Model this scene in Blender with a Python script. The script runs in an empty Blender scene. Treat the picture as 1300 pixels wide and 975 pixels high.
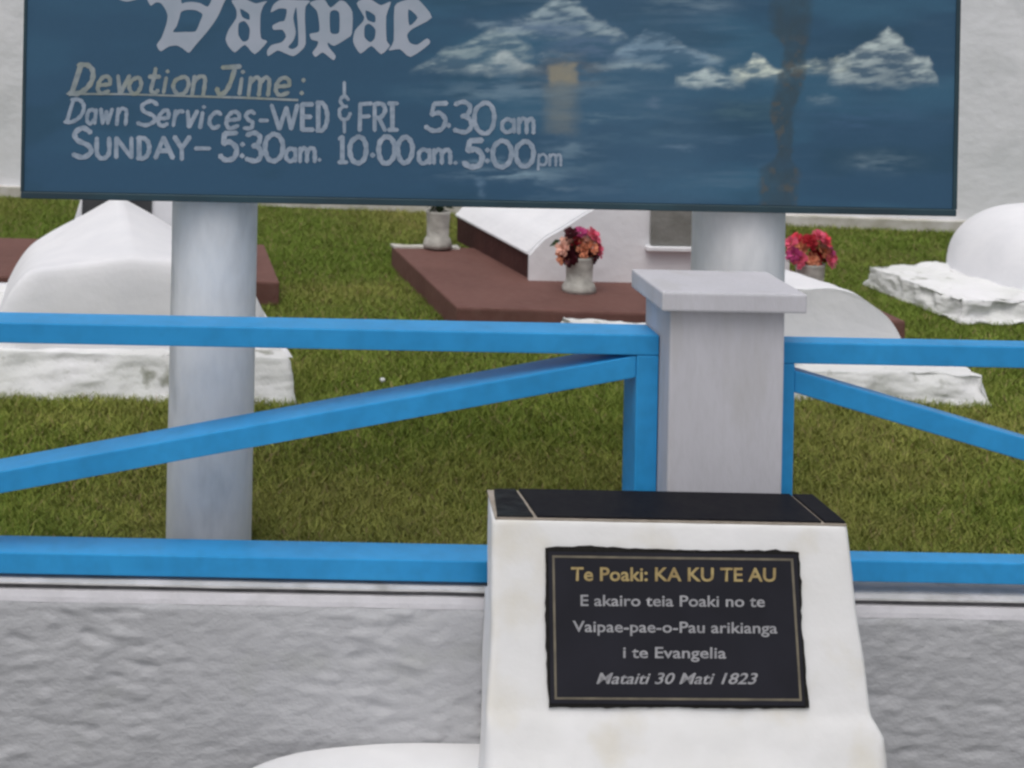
import bpy, bmesh, math, random
import numpy as np
from mathutils import Vector, noise
random.seed(7); rng = np.random.default_rng(11)
sc = bpy.context.scene
C = sc.collection
# ------------------------------------------------------------------ camera
F = 2000.0                 # focal length in photo pixels
PX, PY = 245.0, -72.0      # principal point of the (cropped) photograph
ROLL = math.radians(1.1)
CAMZ = 1.5
cam = bpy.data.cameras.new('camera'); cam.sensor_width = 36.0; cam.lens = F/1300*36
cam.shift_x = (650-PX)/1300; cam.shift_y = -(487.5-PY)/1300
cam.clip_start = 0.05; cam.clip_end = 3000
cam.dof.use_dof = True; cam.dof.focus_distance = 3.75; cam.dof.aperture_fstop = 7.0
camo = bpy.data.objects.new('camera', cam); C.objects.link(camo)
camo.location = (0, 0, CAMZ)
camo.rotation_mode = 'XYZ'
from mathutils import Matrix
camo.matrix_world = Matrix.Translation((0,0,CAMZ)) @ Matrix.Rotation(-ROLL, 4, 'Y') @ Matrix.Rotation(math.radians(90), 4, 'X')
sc.camera = camo
# ------------------------------------------------------------------ world, sun, exposure
SUN_EL, SUN_AZ = math.radians(66), math.radians(205)    # sun high, behind the camera
w = bpy.data.worlds.new('World'); sc.world = w; w.use_nodes = True
nt = w.node_tree; bg = nt.nodes['Background']
sky = nt.nodes.new('ShaderNodeTexSky'); sky.sky_type = 'NISHITA'; sky.sun_disc = False
sky.sun_elevation = SUN_EL; sky.sun_rotation = SUN_AZ
sky.air_density = 1.0; sky.dust_density = 6.0; sky.ozone_density = 1.0
hs = nt.nodes.new('ShaderNodeHueSaturation'); hs.inputs['Saturation'].default_value = 0.36
nt.links.new(sky.outputs[0], hs.inputs['Color']); nt.links.new(hs.outputs[0], bg.inputs[0])
bg.inputs[1].default_value = 0.128
sl = bpy.data.lights.new('sun', 'SUN'); sl.energy = 0.66; sl.angle = math.radians(50); sl.color = (1, .985, .96)
so = bpy.data.objects.new('sun', sl); C.objects.link(so)
sd = Vector((math.sin(SUN_AZ)*math.cos(SUN_EL), math.cos(SUN_AZ)*math.cos(SUN_EL), math.sin(SUN_EL)))
so.rotation_euler = (-sd).to_track_quat('-Z', 'Y').to_euler(); so.location = (0,-3,8)
sc.view_settings.view_transform = 'Standard'; sc.view_settings.look = 'None'
sc.view_settings.gamma = 1; sc.view_settings.exposure = -0.13; sc.view_settings.use_curve_mapping = False
sc.cycles.filter_width = 2.6

# ------------------------------------------------------------------ pixel helpers (photo pixel -> point on a real plane)
cr, sr = math.cos(ROLL), math.sin(ROLL)
def uv(px, py):
    u, v = px-PX, py-PY
    return u*cr+v*sr, -u*sr+v*cr
def P(px, py, d):
    u, v = uv(px, py); return Vector((u*d/F, d, CAMZ-v*d/F))
def G(px, py, z=0.0):
    u, v = uv(px, py); d = (CAMZ-z)*F/v; return Vector((u*d/F, d, z))
# ------------------------------------------------------------------ materials
def mat(name, col, col2=None, scale=6.0, rough=.7, spec=.3, bump=0.0, bscale=60.0, stain=None, stscale=3.0, stlim=(.55,.75), fine=None, stretch=(1,1,1), bdist=.01):
    m = bpy.data.materials.new(name); m.use_nodes = True; n = m.node_tree; L = n.links
    b = n.nodes['Principled BSDF']; b.inputs['Roughness'].default_value = rough
    b.inputs['Specular IOR Level'].default_value = spec
    tc = n.nodes.new('ShaderNodeTexCoord'); mp = n.nodes.new('ShaderNodeMapping'); mp.inputs['Scale'].default_value = stretch
    L.new(tc.outputs['Object'], mp.inputs[0])
    def nz(s, det=4):
        t = n.nodes.new('ShaderNodeTexNoise'); t.inputs['Scale'].default_value = s; t.inputs['Detail'].default_value = det
        L.new(mp.outputs[0], t.inputs['Vector']); return t.outputs[0]
    def mix(fac, a, c):
        x = n.nodes.new('ShaderNodeMix'); x.data_type = 'RGBA'; L.new(fac, x.inputs[0])
        if isinstance(a, tuple): x.inputs[6].default_value = (*a, 1)
        else: L.new(a, x.inputs[6])
        x.inputs[7].default_value = (*c, 1); return x.outputs[2]
    def rng_(o, lo, hi, tmax=1.0):
        r = n.nodes.new('ShaderNodeMapRange'); r.inputs[1].default_value = lo; r.inputs[2].default_value = hi; r.inputs[4].default_value = tmax
        L.new(o, r.inputs[0]); return r.outputs[0]
    c2 = col2 or tuple(c*.88 for c in col)
    out = mix(rng_(nz(scale), .35, .65), tuple(col), tuple(c2))
    if fine: out = mix(rng_(nz(fine[0], 2), .4, .75, fine[2]), out, fine[1])
    if stain: out = mix(rng_(nz(stscale, 6), stlim[0], stlim[1], .85), out, stain)
    L.new(out, b.inputs['Base Color'])
    if bump:
        bp = n.nodes.new('ShaderNodeBump'); bp.inputs['Strength'].default_value = bump; bp.inputs['Distance'].default_value = bdist
        L.new(nz(bscale, 5), bp.inputs['Height']); L.new(bp.outputs[0], b.inputs['Normal'])
    return m
M = {}
M['stucco'] = mat('rough_grey_render', (.49,.495,.515), (.45,.455,.475), 5, .85, .2, .28, 110, stain=(.39,.40,.385), stscale=5, stlim=(.58,.8), stretch=(.8,1,1.2))
M['band'] = mat('smooth_white_render', (.61,.60,.635), (.53,.525,.55), 12, .8, .2, .2, 80)
M['coping'] = mat('coping_paint', (.62,.61,.62), (.5,.5,.5), 14, .8, .2, .2, 90, stain=(.25,.24,.22), stlim=(.6,.8), stscale=9)
M['groove'] = mat('shade_dark_groove', (.19,.185,.19), (.11,.11,.11), 20, .9, .1)  # dark colour paints in the shadow of the gap under the coping
M['farwall'] = mat('far_wall_plaster', (.80,.81,.85), (.74,.755,.79), 3.5, .85, .2, .15, 22, stain=(.64,.66,.69), stscale=4, stlim=(.5,.75), stretch=(.8,1,1), bdist=.03)
M['footing'] = mat('wall_footing', (.66,.64,.62), (.48,.46,.40), 9, .9, .2, .3, 40)
M['blue'] = mat('blue_gloss_paint', (.034,.345,.74), (.026,.30,.66), 5, .45, .35, .08, 40, fine=(26,(.022,.215,.45),.35), bdist=.004)
M['pillar'] = mat('pillar_paint', (.62,.615,.665), (.58,.575,.62), 5, .75, .25, .12, 120, fine=(45,(.50,.50,.52),.3), stain=(.50,.49,.49), stscale=6, stlim=(.54,.8), stretch=(2,2,.5))
M['post'] = mat('post_paint', (.87,.87,.875), (.82,.825,.835), 4, .7, .2, .15, 50, fine=(38,(.55,.56,.58),.25), stain=(.50,.51,.52), stscale=7, stlim=(.62,.8), stretch=(1,1,.4))
M['trim'] = mat('dark_board_trim', (.035,.075,.095), (.03,.055,.07), 6, .6, .3)
M['boardback'] = mat('board_back', (.05,.09,.12), None, 6, .7, .2)
M['letter'] = mat('pale_letter_paint', (.40,.465,.56), (.29,.36,.45), 22, .6, .2, fine=(70,(.17,.23,.31),.55))
M['letter_blackletter'] = mat('grey_lilac_letter_paint', (.42,.465,.55), (.36,.42,.50), 12, .6, .2)
M['letter_warm'] = mat('yellowed_letter_paint', (.34,.39,.43), (.29,.32,.27), 14, .6, .2, fine=(60,(.17,.22,.26),.6))
M['plinth'] = mat('plinth_white_paint', (.84,.84,.85), (.78,.78,.78), 5, .7, .25, .3, 30, fine=(9,(.74,.735,.72),.6), stain=(.70,.66,.56), stscale=4.5, stlim=(.55,.74), bdist=.006)
M['pad'] = mat('pad_white_paint', (.80,.80,.81), (.74,.74,.75), 6, .7, .25, .25, 30, bdist=.006)
M['granite'] = mat('polished_black_granite', (.008,.008,.012), (.013,.013,.016), 90, .55, .06, fine=(20,(.02,.02,.022),.4))
M['granite_chip'] = mat('chipped_black_granite', (.016,.019,.021), (.008,.008,.010), 25, .6, .15, .5, 30)
M['mortar'] = mat('mortar', (.42,.37,.32), (.33,.29,.24), 30, .9, .1, .3, 80)
M['plaque'] = mat('black_plaque', (.020,.020,.028), (.016,.016,.022), 8, .35, .25)
M['sealant'] = mat('black_sealant', (.016,.015,.014), None, 30, .7, .2, .4, 60)
M['gold'] = mat('gold_paint', (.42,.33,.15), (.30,.22,.10), 60, .5, .3)
M['goldline'] = mat('dull_gold_line', (.20,.175,.13), (.13,.115,.09), 25, .5, .3)
M['silver'] = mat('silver_paint', (.37,.37,.39), (.27,.27,.29), 60, .5, .3)
M['white'] = mat('grave_whitewash', (.84,.84,.87), (.78,.785,.82), 5, .8, .2, .35, 18, bdist=.01)
M['whiterough'] = mat('rough_whitewash', (.84,.84,.86), (.76,.77,.76), 7, .85, .15, .35, 26, stain=(.24,.25,.20), stscale=11, stlim=(.60,.72), fine=(3,(.66,.67,.66),.7), bdist=.02)
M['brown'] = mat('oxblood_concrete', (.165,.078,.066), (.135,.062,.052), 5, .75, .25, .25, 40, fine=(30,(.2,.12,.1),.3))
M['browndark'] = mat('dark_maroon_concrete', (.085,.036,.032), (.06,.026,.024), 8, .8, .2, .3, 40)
M['pot'] = mat('weathered_pot', (.52,.51,.47), (.36,.35,.32), 22, .75, .3, .4, 60, stain=(.2,.19,.18), stlim=(.6,.8), stscale=26)
M['darkstone'] = mat('dark_headstone_panel', (.06,.062,.066), (.045,.046,.05), 9, .5, .3)
M['greystone'] = mat('grey_stone_plaque', (.25,.25,.235), (.19,.19,.175), 12, .7, .3, .3, 60)
M['pave'] = mat('pavement_concrete', (.30,.30,.29), (.24,.24,.23), 4, .9, .2, .3, 40)
M['soil'] = mat('lawn_soil', (.085,.098,.028), (.10,.092,.035), 5, .95, .05, .6, 40)
M['stem'] = mat('leaf_green', (.03,.06,.02), None, 20, .6, .3)
PET = {'crimson': (.34,.012,.022), 'maroon': (.055,.006,.012), 'pink': (.80,.13,.22), 'peach': (.80,.30,.17), 'rose': (.70,.045,.08), 'pale': (.85,.46,.36), 'magenta': (.5,.06,.2)}
for k, c in PET.items(): M[k] = mat(k+'_petals', c, tuple(x*.7 for x in c), 40, .6, .2)

# ------------------------------------------------------------------ object helpers
def tag(o, label=None, cat=None, group=None, kind=None):
    if label: o['label'] = label
    if cat: o['category'] = cat
    if group: o['group'] = group
    if kind: o['kind'] = kind
    return o
def thing(name, loc, label, cat, group=None):
    o = bpy.data.objects.new(name, None); C.objects.link(o); o.location = loc; o.empty_display_size = .1
    return tag(o, label, cat, group)
def wloc(o):
    v = Vector((0,0,0))
    while o: v += o.location; o = o.parent
    return v
def link(name, me, m, parent=None, smooth=False, origin=None):
    """me has world coordinates; move it to its parent's frame (or to its own origin)."""
    off = wloc(parent) if parent else Vector((0,0,0))
    o = bpy.data.objects.new(name, me); C.objects.link(o)
    if origin is not None:
        org = Vector(origin); me.transform(Matrix.Translation(-org)); o.location = org-off
    else: me.transform(Matrix.Translation(-off))
    if parent: o.parent = parent
    if m: me.materials.append(M[m] if isinstance(m, str) else m)
    if smooth: me.polygons.foreach_set('use_smooth', [True]*len(me.polygons))
    return o
def bm_obj(name, bm, m, parent=None, smooth=False, origin=None):
    bmesh.ops.recalc_face_normals(bm, faces=bm.faces[:])
    me = bpy.data.meshes.new(name); bm.to_mesh(me); bm.free()
    return link(name, me, m, parent, smooth, origin)
def py_obj(name, vs, fs, m, parent=None, smooth=False, origin=None):
    me = bpy.data.meshes.new(name); me.from_pydata([tuple(v) for v in vs], [], fs); me.update()
    return link(name, me, m, parent, smooth, origin)
def hexa(bm, b, t):
    """b, t : four bottom and four top corners"""
    v = [bm.verts.new(p) for p in list(b)+list(t)]
    for f in ((3,2,1,0),(4,5,6,7),(0,1,5,4),(1,2,6,5),(2,3,7,6),(3,0,4,7)): bm.faces.new([v[i] for i in f])
    return v
def box(bm, x0,x1,y0,y1,z0,z1):
    return hexa(bm, [(x0,y0,z0),(x1,y0,z0),(x1,y1,z0),(x0,y1,z0)], [(x0,y0,z1),(x1,y0,z1),(x1,y1,z1),(x0,y1,z1)])
def bevel(bm, w=.004, seg=2):
    bmesh.ops.recalc_face_normals(bm, faces=bm.faces[:])
    bmesh.ops.bevel(bm, geom=[e for e in bm.edges if e.calc_face_angle(0) > .4], offset=w, segments=seg, profile=.6, affect='EDGES')
def rough(bm, amp, sc_, cuts=0, rnd=0.0, seed=0, low=0.0):
    if cuts: bmesh.ops.subdivide_edges(bm, edges=bm.edges[:], cuts=cuts, use_grid_fill=True)
    bmesh.ops.recalc_face_normals(bm, faces=bm.faces[:])
    bm.normal_update()
    ns = [v.normal.copy() for v in bm.verts]
    z0 = min(v.co.z for v in bm.verts)
    for v, n in zip(bm.verts, ns):
        p = v.co*sc_+Vector((seed,seed*.7,seed*1.3))
        a = noise.fractal(p, .8, 2.0, 4)
        b = noise.noise(p*.35)
        v.co += n*(amp*(a+.6*b)-rnd*max(0, 1-max(abs(n.x),abs(n.y),abs(n.z)))*2.0)
        if low: v.co += Vector((n.x,n.y,0))*(-low*max(0,noise.noise(p*1.7+Vector((5,5,5)))))
def prism_xz(bm, prof, y0, y1, dx=0, taper=None):
    """closed profile (x,z) extruded along y from y0 to y1, shifted by dx"""
    a = [bm.verts.new((x, y0, z)) for x, z in prof]; b = [bm.verts.new((x+dx, y1, z)) for x, z in prof]
    bm.faces.new(a[::-1]); bm.faces.new(b)
    n = len(prof)
    for i in range(n): bm.faces.new([a[i], a[(i+1)%n], b[(i+1)%n], b[i]])
def arch(hw, z0, pts, n=10):
    """half profile pts [(offset,z)...] from the foot to the crown, mirrored, smoothed"""
    full = [(-o, z) for o, z in pts]+[(o, z) for o, z in pts[::-1] if o > 0]
    out = []
    for i in range(len(full)-1):
        p0 = full[max(i-1,0)]; p1 = full[i]; p2 = full[i+1]; p3 = full[min(i+2,len(full)-1)]
        for k in range(4):
            t = k/4
            out.append(tuple(.5*((2*p1[j])+(-p0[j]+p2[j])*t+(2*p0[j]-5*p1[j]+4*p2[j]-p3[j])*t*t+(-p0[j]+3*p1[j]-3*p2[j]+p3[j])*t**3) for j in (0,1)))
    out.append(full[-1])
    return [(-hw, z0)]+out+[(hw, z0)]

# ------------------------------------------------------------------ setting: pavement and lawn
def lawnz(y):
    t = np.clip((np.asarray(y, float)-4.15)/.9, 0, 1); return -.038*(1-t*t*(3-2*t))

WALLF = 3.668      # rough face of the low wall
pv = bmesh.new()
v = [pv.verts.new(p) for p in ((-300,-300,-.6),(300,-300,-.6),(300,3.75,-.6),(-300,3.75,-.6))]; pv.faces.new(v)
tag(bm_obj('pavement', pv, 'pave'), kind='structure')
lw = bmesh.new()
n1, n2 = 90, 80
g = [[lw.verts.new((-2.6+9.0*i/n1, 3.86+6.6*j/n2, .010*noise.noise(Vector((i*.09,j*.09,0)))-.006+float(lawnz(3.86+6.6*j/n2)))) for i in range(n1+1)] for j in range(n2+1)]
for j in range(n2):
    for i in range(n1): lw.faces.new((g[j][i],g[j][i+1],g[j+1][i+1],g[j+1][i]))
tag(bm_obj('lawn', lw, 'soil', smooth=True), kind='structure')
lw = bmesh.new()     # the lawn carries on to the horizon
v = [lw.verts.new(p) for p in ((-300,3.80,-.07),(300,3.80,-.07),(300,600,-.07),(-300,600,-.07))]; lw.faces.new(v)
tag(bm_obj('ground', lw, 'soil'), kind='structure')

# ------------------------------------------------------------------ far plastered wall
fa, fb = Vector((-1.1, 9.26)), Vector((4.13, 8.70))
fd = (fb-fa).normalized(); fn = Vector((fd.y, -fd.x))   # towards the camera
fa2 = fa-fd*3.5; fb2 = fb+fd*5
t = thing('plastered_wall', (fa2.x, fa2.y, 0), 'tall pale plastered wall rising behind the graves and the signboard', 'wall')
def quadbox(bm, a, b, n, th, z0, z1):
    c = a-n*th; d = b-n*th
    return hexa(bm, [(a.x,a.y,z0),(b.x,b.y,z0),(d.x,d.y,z0),(c.x,c.y,z0)], [(a.x,a.y,z1),(b.x,b.y,z1),(d.x,d.y,z1),(c.x,c.y,z1)])
L_ = (fb2-fa2).length; nx, nz_ = 340, 90
vs = []; fs = []
for j in range(nz_+1):
    for i in range(nx+1):
        s = L_*i/nx; z = .02+3.4*j/nz_
        o = .006*noise.fractal(Vector((s*3.4, z*3.6, 3.1)), 1.0, 2, 4)
        p = fa2+fd*s+fn*o; vs.append((p.x,p.y,z))
for j in range(nz_):
    for i in range(nx): q = j*(nx+1)+i; fs.append((q,q+1,q+nx+2,q+nx+1))
py_obj('plaster_face', vs, fs, 'farwall', t, True)
b = bmesh.new(); quadbox(b, fa2-fn*.03, fb2-fn*.03, fn, .2, -.05, 3.42); bm_obj('wall_core', b, 'farwall', t)
b = bmesh.new(); quadbox(b, fa2+fn*.05, fb2+fn*.05, fn, .08, -.03, .055); rough(b, .010, 9, 0)
bmesh.ops.subdivide_edges(b, edges=[e for e in b.edges if e.calc_length() > 3], cuts=160); rough(b, .008, 7, 0); bm_obj('footing', b, 'footing', t)

# ------------------------------------------------------------------ low boundary wall
X0, X1 = -2.0, 4.2
t = thing('boundary_wall', (0, WALLF, -.6), 'low rough grey rendered wall under the blue fence, with a smooth pale band along its top', 'wall')
nx, nz_ = 1000, 95
xs = np.linspace(X0, X1, nx+1); zs = np.linspace(-.6, -.040, nz_+1)
vs = []; fs = []
for z in zs:
    for x in xs:
        a = noise.fractal(Vector((x*4.5, z*9.0, 1.7)), .9, 2.2, 4)
        r = noise.noise(Vector((x*14+5*z, z*36.0, 6.3)))*(.75+.8*noise.noise(Vector((x*3,z*4,9))))
        r2 = noise.noise(Vector((x*28-9*z, z*50.0, 2.3)))
        o = .0030*a + .0085*max(0, abs(r)-.22)*(1 if r > 0 else -1)*2 + .0022*max(0, abs(r2)-.15)*(1 if r2 > 0 else -1)*2
        k = min(1, (-.040-z)/.012)
        vs.append((x, WALLF-o*k-.004*k, z+(.004*noise.noise(Vector((x*14,0,8))) if z == zs[-1] else 0)))
for j in range(nz_):
    for i in range(nx): q = j*(nx+1)+i; fs.append((q,q+1,q+nx+2,q+nx+1))
py_obj('rough_render', vs, fs, 'stucco', t, True)
def strip(prof, m, name, seed):
    vs = []; fs = []; n = 420; kk = len(prof)
    for i in range(n+1):
        x = X0+(X1-X0)*i/n
        for j, (y, z) in enumerate(prof):
            vs.append((x, y+.0012*noise.noise(Vector((x*9, j*3.1, seed))), z+.0016*noise.noise(Vector((x*6, j*1.7, seed+4)))))
    for i in range(n):
        for j in range(kk-1): q = i*kk+j; fs.append((q,q+kk,q+kk+1,q+1))
    return py_obj(name, vs, fs, m, t, False)
strip([(3.671,-.050),(3.670,-.040),(3.674,-.030),(3.682,-.0175),(3.70,-.0165)], 'band', 'smooth_band', 2)
strip([(3.692,-.024),(3.692,-.0035)], 'groove', 'groove', 5)
strip([(3.700,-.0055),(3.683,-.0055),(3.681,-.004),(3.682,.000),(3.70,.0025),(3.86,.004),(3.862,-.05)], 'coping', 'coping', 7)
b = bmesh.new(); box(b, X0+.01, X1-.01, 3.702, 3.858, -.62, -.008); bm_obj('wall_core', b, 'coping', t)

# ------------------------------------------------------------------ fence panels
FY0, FY1 = 3.696, 3.804
def bar(name, parent, a, c, h, y0=FY0, y1=FY1, up='z', cutl=None):
    """square-edged flat bar between a and c in the fence plane; h = height of its face"""
    a = Vector(a); c = Vector(c)
    b = bmesh.new()
    if up == 'z': hexa(b, [(a.x,y0,a.y-h/2),(c.x,y0,c.y-h/2),(c.x,y1,c.y-h/2),(a.x,y1,a.y-h/2)], [(a.x,y0,a.y+h/2),(c.x,y0,c.y+h/2),(c.x,y1,c.y+h/2),(a.x,y1,a.y+h/2)])
    else: box(b, a.x-h/2, a.x+h/2, y0, y1, a.y, c.y)
    bevel(b, .0035, 2)
    return bm_obj(name, b, 'blue', parent)
def panel(x0, x1, ba, bc, label, zt=.5775, zb=.0375, ht=.048, y1=FY1, fz=.0125):
    t = thing('fence_panel', ((x0+x1)/2, 3.75, .004), label, 'fence panel', 'blue fence panels along the wall top')
    bar('rail', t, (x0, zt), (x1, zt), ht, FY0, y1)
    bar('rail', t, (x0, zb), (x1, zb), .050, FY0, y1)
    bar('stile', t, (x0+.026, zb+.0252), (x0+.026, zt-ht/2-.0002), .052, FY0+.001, y1-.001, 'v')
    bar('stile', t, (x1-.026, zb+.0252), (x1-.026, zt-ht/2-.0002), .052, FY0+.001, y1-.001, 'v')
    bar('brace', t, ba, bc, .052, FY0+.003, y1-.003)
    for cx, cz in ((x0+.13, .0),(x1-.13, .0)):
        b = bmesh.new(); box(b, cx-.03, cx+.03, 3.705, 3.75, 0.001, fz); bm_obj('foot', b, 'blue', t)
    return t
panel(-1.16, 1.112, (-1.105, .088), (1.0595, .526), 'long blue painted fence panel left of the white pillar, braced up to the right')
panel(1.380, 2.90, (1.4325, .498), (2.847, .108), 'blue painted fence panel right of the white pillar, braced down to the right', .5655, .057, .050, 3.758, .032)

# ------------------------------------------------------------------ white pillar
t = thing('fence_pillar', (1.245, 3.72, -.6), 'square white painted pillar with a flat overhanging cap between two blue fence panels', 'pillar')
b = bmesh.new(); box(b, 1.114, 1.378, 3.622, 3.822, -.6, .6835); bevel(b, .006, 2); bm_obj('shaft', b, 'pillar', t)
b = bmesh.new(); box(b, 1.085, 1.416, 3.59, 3.846, .682, .726); bevel(b, .005, 2); bm_obj('cap', b, 'pillar', t)

# ------------------------------------------------------------------ signboard on two posts
BY = 3.88
bx0, bx1, bz0, bz1 = -.409, 1.888, .868, 2.09
sign = thing('signboard', (.74, 4.02, 0), 'large hand-painted blue signboard with sky mural and white lettering on two round posts', 'signboard')
def post(x, r, z1):
    b = bmesh.new(); n = 48
    rings = []
    for k in range(25):
        z = -.1+(z1+.1)*k/24
        rings.append([b.verts.new((x+(r+.0012*noise.noise(Vector((i*.6,z*4,x))))*math.cos(2*math.pi*i/n), 4.02+r*math.sin(2*math.pi*i/n), z)) for i in range(n)])
    for A, B in zip(rings, rings[1:]):
        for i in range(n): b.faces.new((A[i],A[(i+1)%n],B[(i+1)%n],B[i]))
    b.faces.new(rings[-1])
    return bm_obj('post', b, 'post', sign, True)
post(.069, .109, 2.05); post(1.405, .113, 2.05)
b = bmesh.new(); box(b, bx0, bx1, BY+.0005, BY+.028, bz0, bz1); board = bm_obj('board', b, 'boardback', sign)
# mural : dense grid, colour worked out per point in numpy
def sm(a, b, x): t = np.clip((x-a)/(b-a), 0, 1); return t*t*(3-2*t)
def vnoise(x, y, seed):
    r = np.random.default_rng(seed); T = r.random((64,64))
    xi = np.floor(x).astype(int); yi = np.floor(y).astype(int); fx = x-xi; fy = y-yi
    fx = fx*fx*(3-2*fx); fy = fy*fy*(3-2*fy)
    a = T[yi%64, xi%64]; b_ = T[yi%64, (xi+1)%64]; c = T[(yi+1)%64, xi%64]; d = T[(yi+1)%64, (xi+1)%64]
    return (a*(1-fx)+b_*fx)*(1-fy)+(c*(1-fx)+d*fx)*fy
def fbm(x, y, seed, o=4):
    s = 0; a = .5
    for k in range(o): s = s+a*vnoise(x*2**k+k*7.3, y*2**k+k*3.1, seed+k); a *= .5
    return s/(1-.5**o)
def lin(c): c = np.array(c, float)/255; return np.where(c < .04045, c/12.92, ((c+.055)/1.055)**2.4)
NX, NZ = 760, 400
gx, gz = np.meshgrid(np.linspace(bx0+.004, bx1-.004, NX), np.linspace(bz0+.014, bz1, NZ))
uu = gx*F/BY; vv = (CAMZ-gz)*F/BY
QX = PX+uu*cr-vv*sr; QY = PY+uu*sr+vv*cr
wx = QX+9*(fbm(QX/11, QY/8, 40)-.5); wy = QY+11*(fbm(QX/13, QY/8, 50)-.5)
ALB = 1.64      # display tone of the paint -> base colour, facing the camera under this sky
col = lin((47,74,96))[None,None,:]*np.ones(QX.shape+(1,))
def blend(c, a): 
    global col
    col = col*(1-a[...,None])+lin(c)[None,None,:]*a[...,None]
n_ = fbm(QX/190, QY/60, 1); blend((54,88,110), .8*sm(.45,.72,n_)*(.35+.65*sm(380,700,QX)))
n_ = fbm(QX/120, QY/50, 9); blend((42,68,86), .6*sm(.52,.75,n_))
n_ = fbm(QX/70, QY/9, 19); blend((80,104,122), .38*sm(.52,.78,n_)*sm(560,700,QX)*(1-.8*sm(900,1000,QX)))
blend((60,86,108), .45*sm(640,760,QX)*(1-sm(850,960,QX)))
def cloud(pts, base, c, a, h=34, edge=4.5):
    px_, py_ = zip(*pts)
    top = np.interp(wx, px_, py_, left=base, right=base)
    inside = sm(-edge, edge*1.6, wy-top)*(1-sm(base-9, base+7, wy))*sm(px_[0]-6, px_[0]+18, wx)*(1-sm(px_[-1]-18, px_[-1]+6, wx))
    fade = np.exp(-np.clip(wy-top,0,None)/h)
    tex = .2+1.05*sm(.3,.72,fbm((QX+QY*1.2)/20, QY/6, int(abs(px_[0]))+3))
    blend(c, np.clip(a*inside*(.25+.75*fade)*tex, 0, 1))
    blend((196,205,204), np.clip(.22*a*inside*np.exp(-np.clip(wy-top,0,None)/4)*(fbm(QX/20,QY/8,int(px_[1]))>.45), 0, 1))
cloud([(610,38),(645,30),(675,20),(690,6),(715,-6),(735,4),(745,14),(765,28),(800,46)], 50, (140,156,162), .85)
cloud([(520,88),(545,76),(565,62),(590,56),(612,44),(640,38),(662,52),(680,66)], 92, (132,148,152), .85)
cloud([(585,92),(615,80),(642,64),(668,80),(690,86)], 92, (165,175,175), .8, 14)
cloud([(770,72),(795,56),(815,42),(832,38),(850,46),(875,60),(905,74),(925,80)], 82, (115,138,155), .8)
cloud([(735,86),(770,80),(790,74),(825,80),(855,84)], 88, (128,146,155), .75)
cloud([(675,72),(690,66),(715,68),(745,70)], 74, (128,140,148), .8, 10)
cloud([(855,98),(885,92),(900,84),(915,92),(945,104)], 109, (165,178,178), .95)
cloud([(890,74),(905,69),(922,72)], 78, (140,158,165), .8)
cloud([(925,90),(948,80),(958,68),(968,74),(982,86),(1005,94)], 103, (182,190,180), 1.0)
cloud([(990,86),(1010,82),(1035,74),(1050,80),(1062,72),(1082,68)], 92, (168,176,166), .95)
cloud([(1050,90),(1080,66),(1105,54),(1128,36),(1145,52),(1165,72),(1180,74),(1192,104)], 109, (160,172,172), .98, 30)
cloud([(1020,125),(1045,120),(1070,130)], 134, (110,130,140), .5)
def blob(cx, cy, rx, ry, c, a, s=0):
    q = ((wx-cx)/rx)**2+((wy-cy)/ry)**2
    f_ = fbm(QX/28, QY/5, int(cx)+int(cy))
    blend(c, a*1.25*np.exp(-1.1*q)*sm(.25,.7,f_))
for z in ((640,118,90,10,(100,124,138),.5),(760,112,60,12,(92,116,132),.5),(620,30,20,4,(120,140,152),.5),(700,34,60,12,(92,112,134),.6),(650,108,60,22,(98,118,134),.35),(760,150,60,6,(90,114,128),.5),
          (650,222,70,7,(120,142,155),.65),(630,205,40,4,(115,138,152),.5),(720,212,35,6,(90,114,128),.5),(725,188,26,7,(104,126,140),.5),(610,236,5,18,(96,120,140),.5),(745,60,50,16,(88,108,132),.5),
          (800,172,80,10,(70,96,114),.5),(860,187,25,4,(96,118,136),.4),(830,130,10,8,(88,108,128),.5),(1120,206,38,12,(92,112,124),.55),(1095,205,10,9,(110,128,138),.4),(940,140,60,14,(66,92,104),.5),(1100,150,80,16,(60,86,112),.5),(720,90,46,20,(84,88,92),.6),
          (712,240,30,3,(96,116,130),.4),(860,5,40,8,(95,115,128),.5),(900,8,30,10,(100,120,134),.5),(712,196,18,8,(110,132,146),.45)): blob(*z)
sunm = sm(691,700,wx)*(1-sm(727,736,wx))*sm(76,84,wy)*(1-sm(100,112,wy)); blend((126,122,108), .85*sunm*(.7+.5*fbm(QX/9,QY/9,88)))
colm = sm(682,706,wx)*(1-sm(718,744,wx))*sm(100,108,wy)*(1-sm(160,176,wy)); blend((118,120,112), .48*colm*(.6+.5*fbm(QX/30,QY/5,77)))
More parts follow.
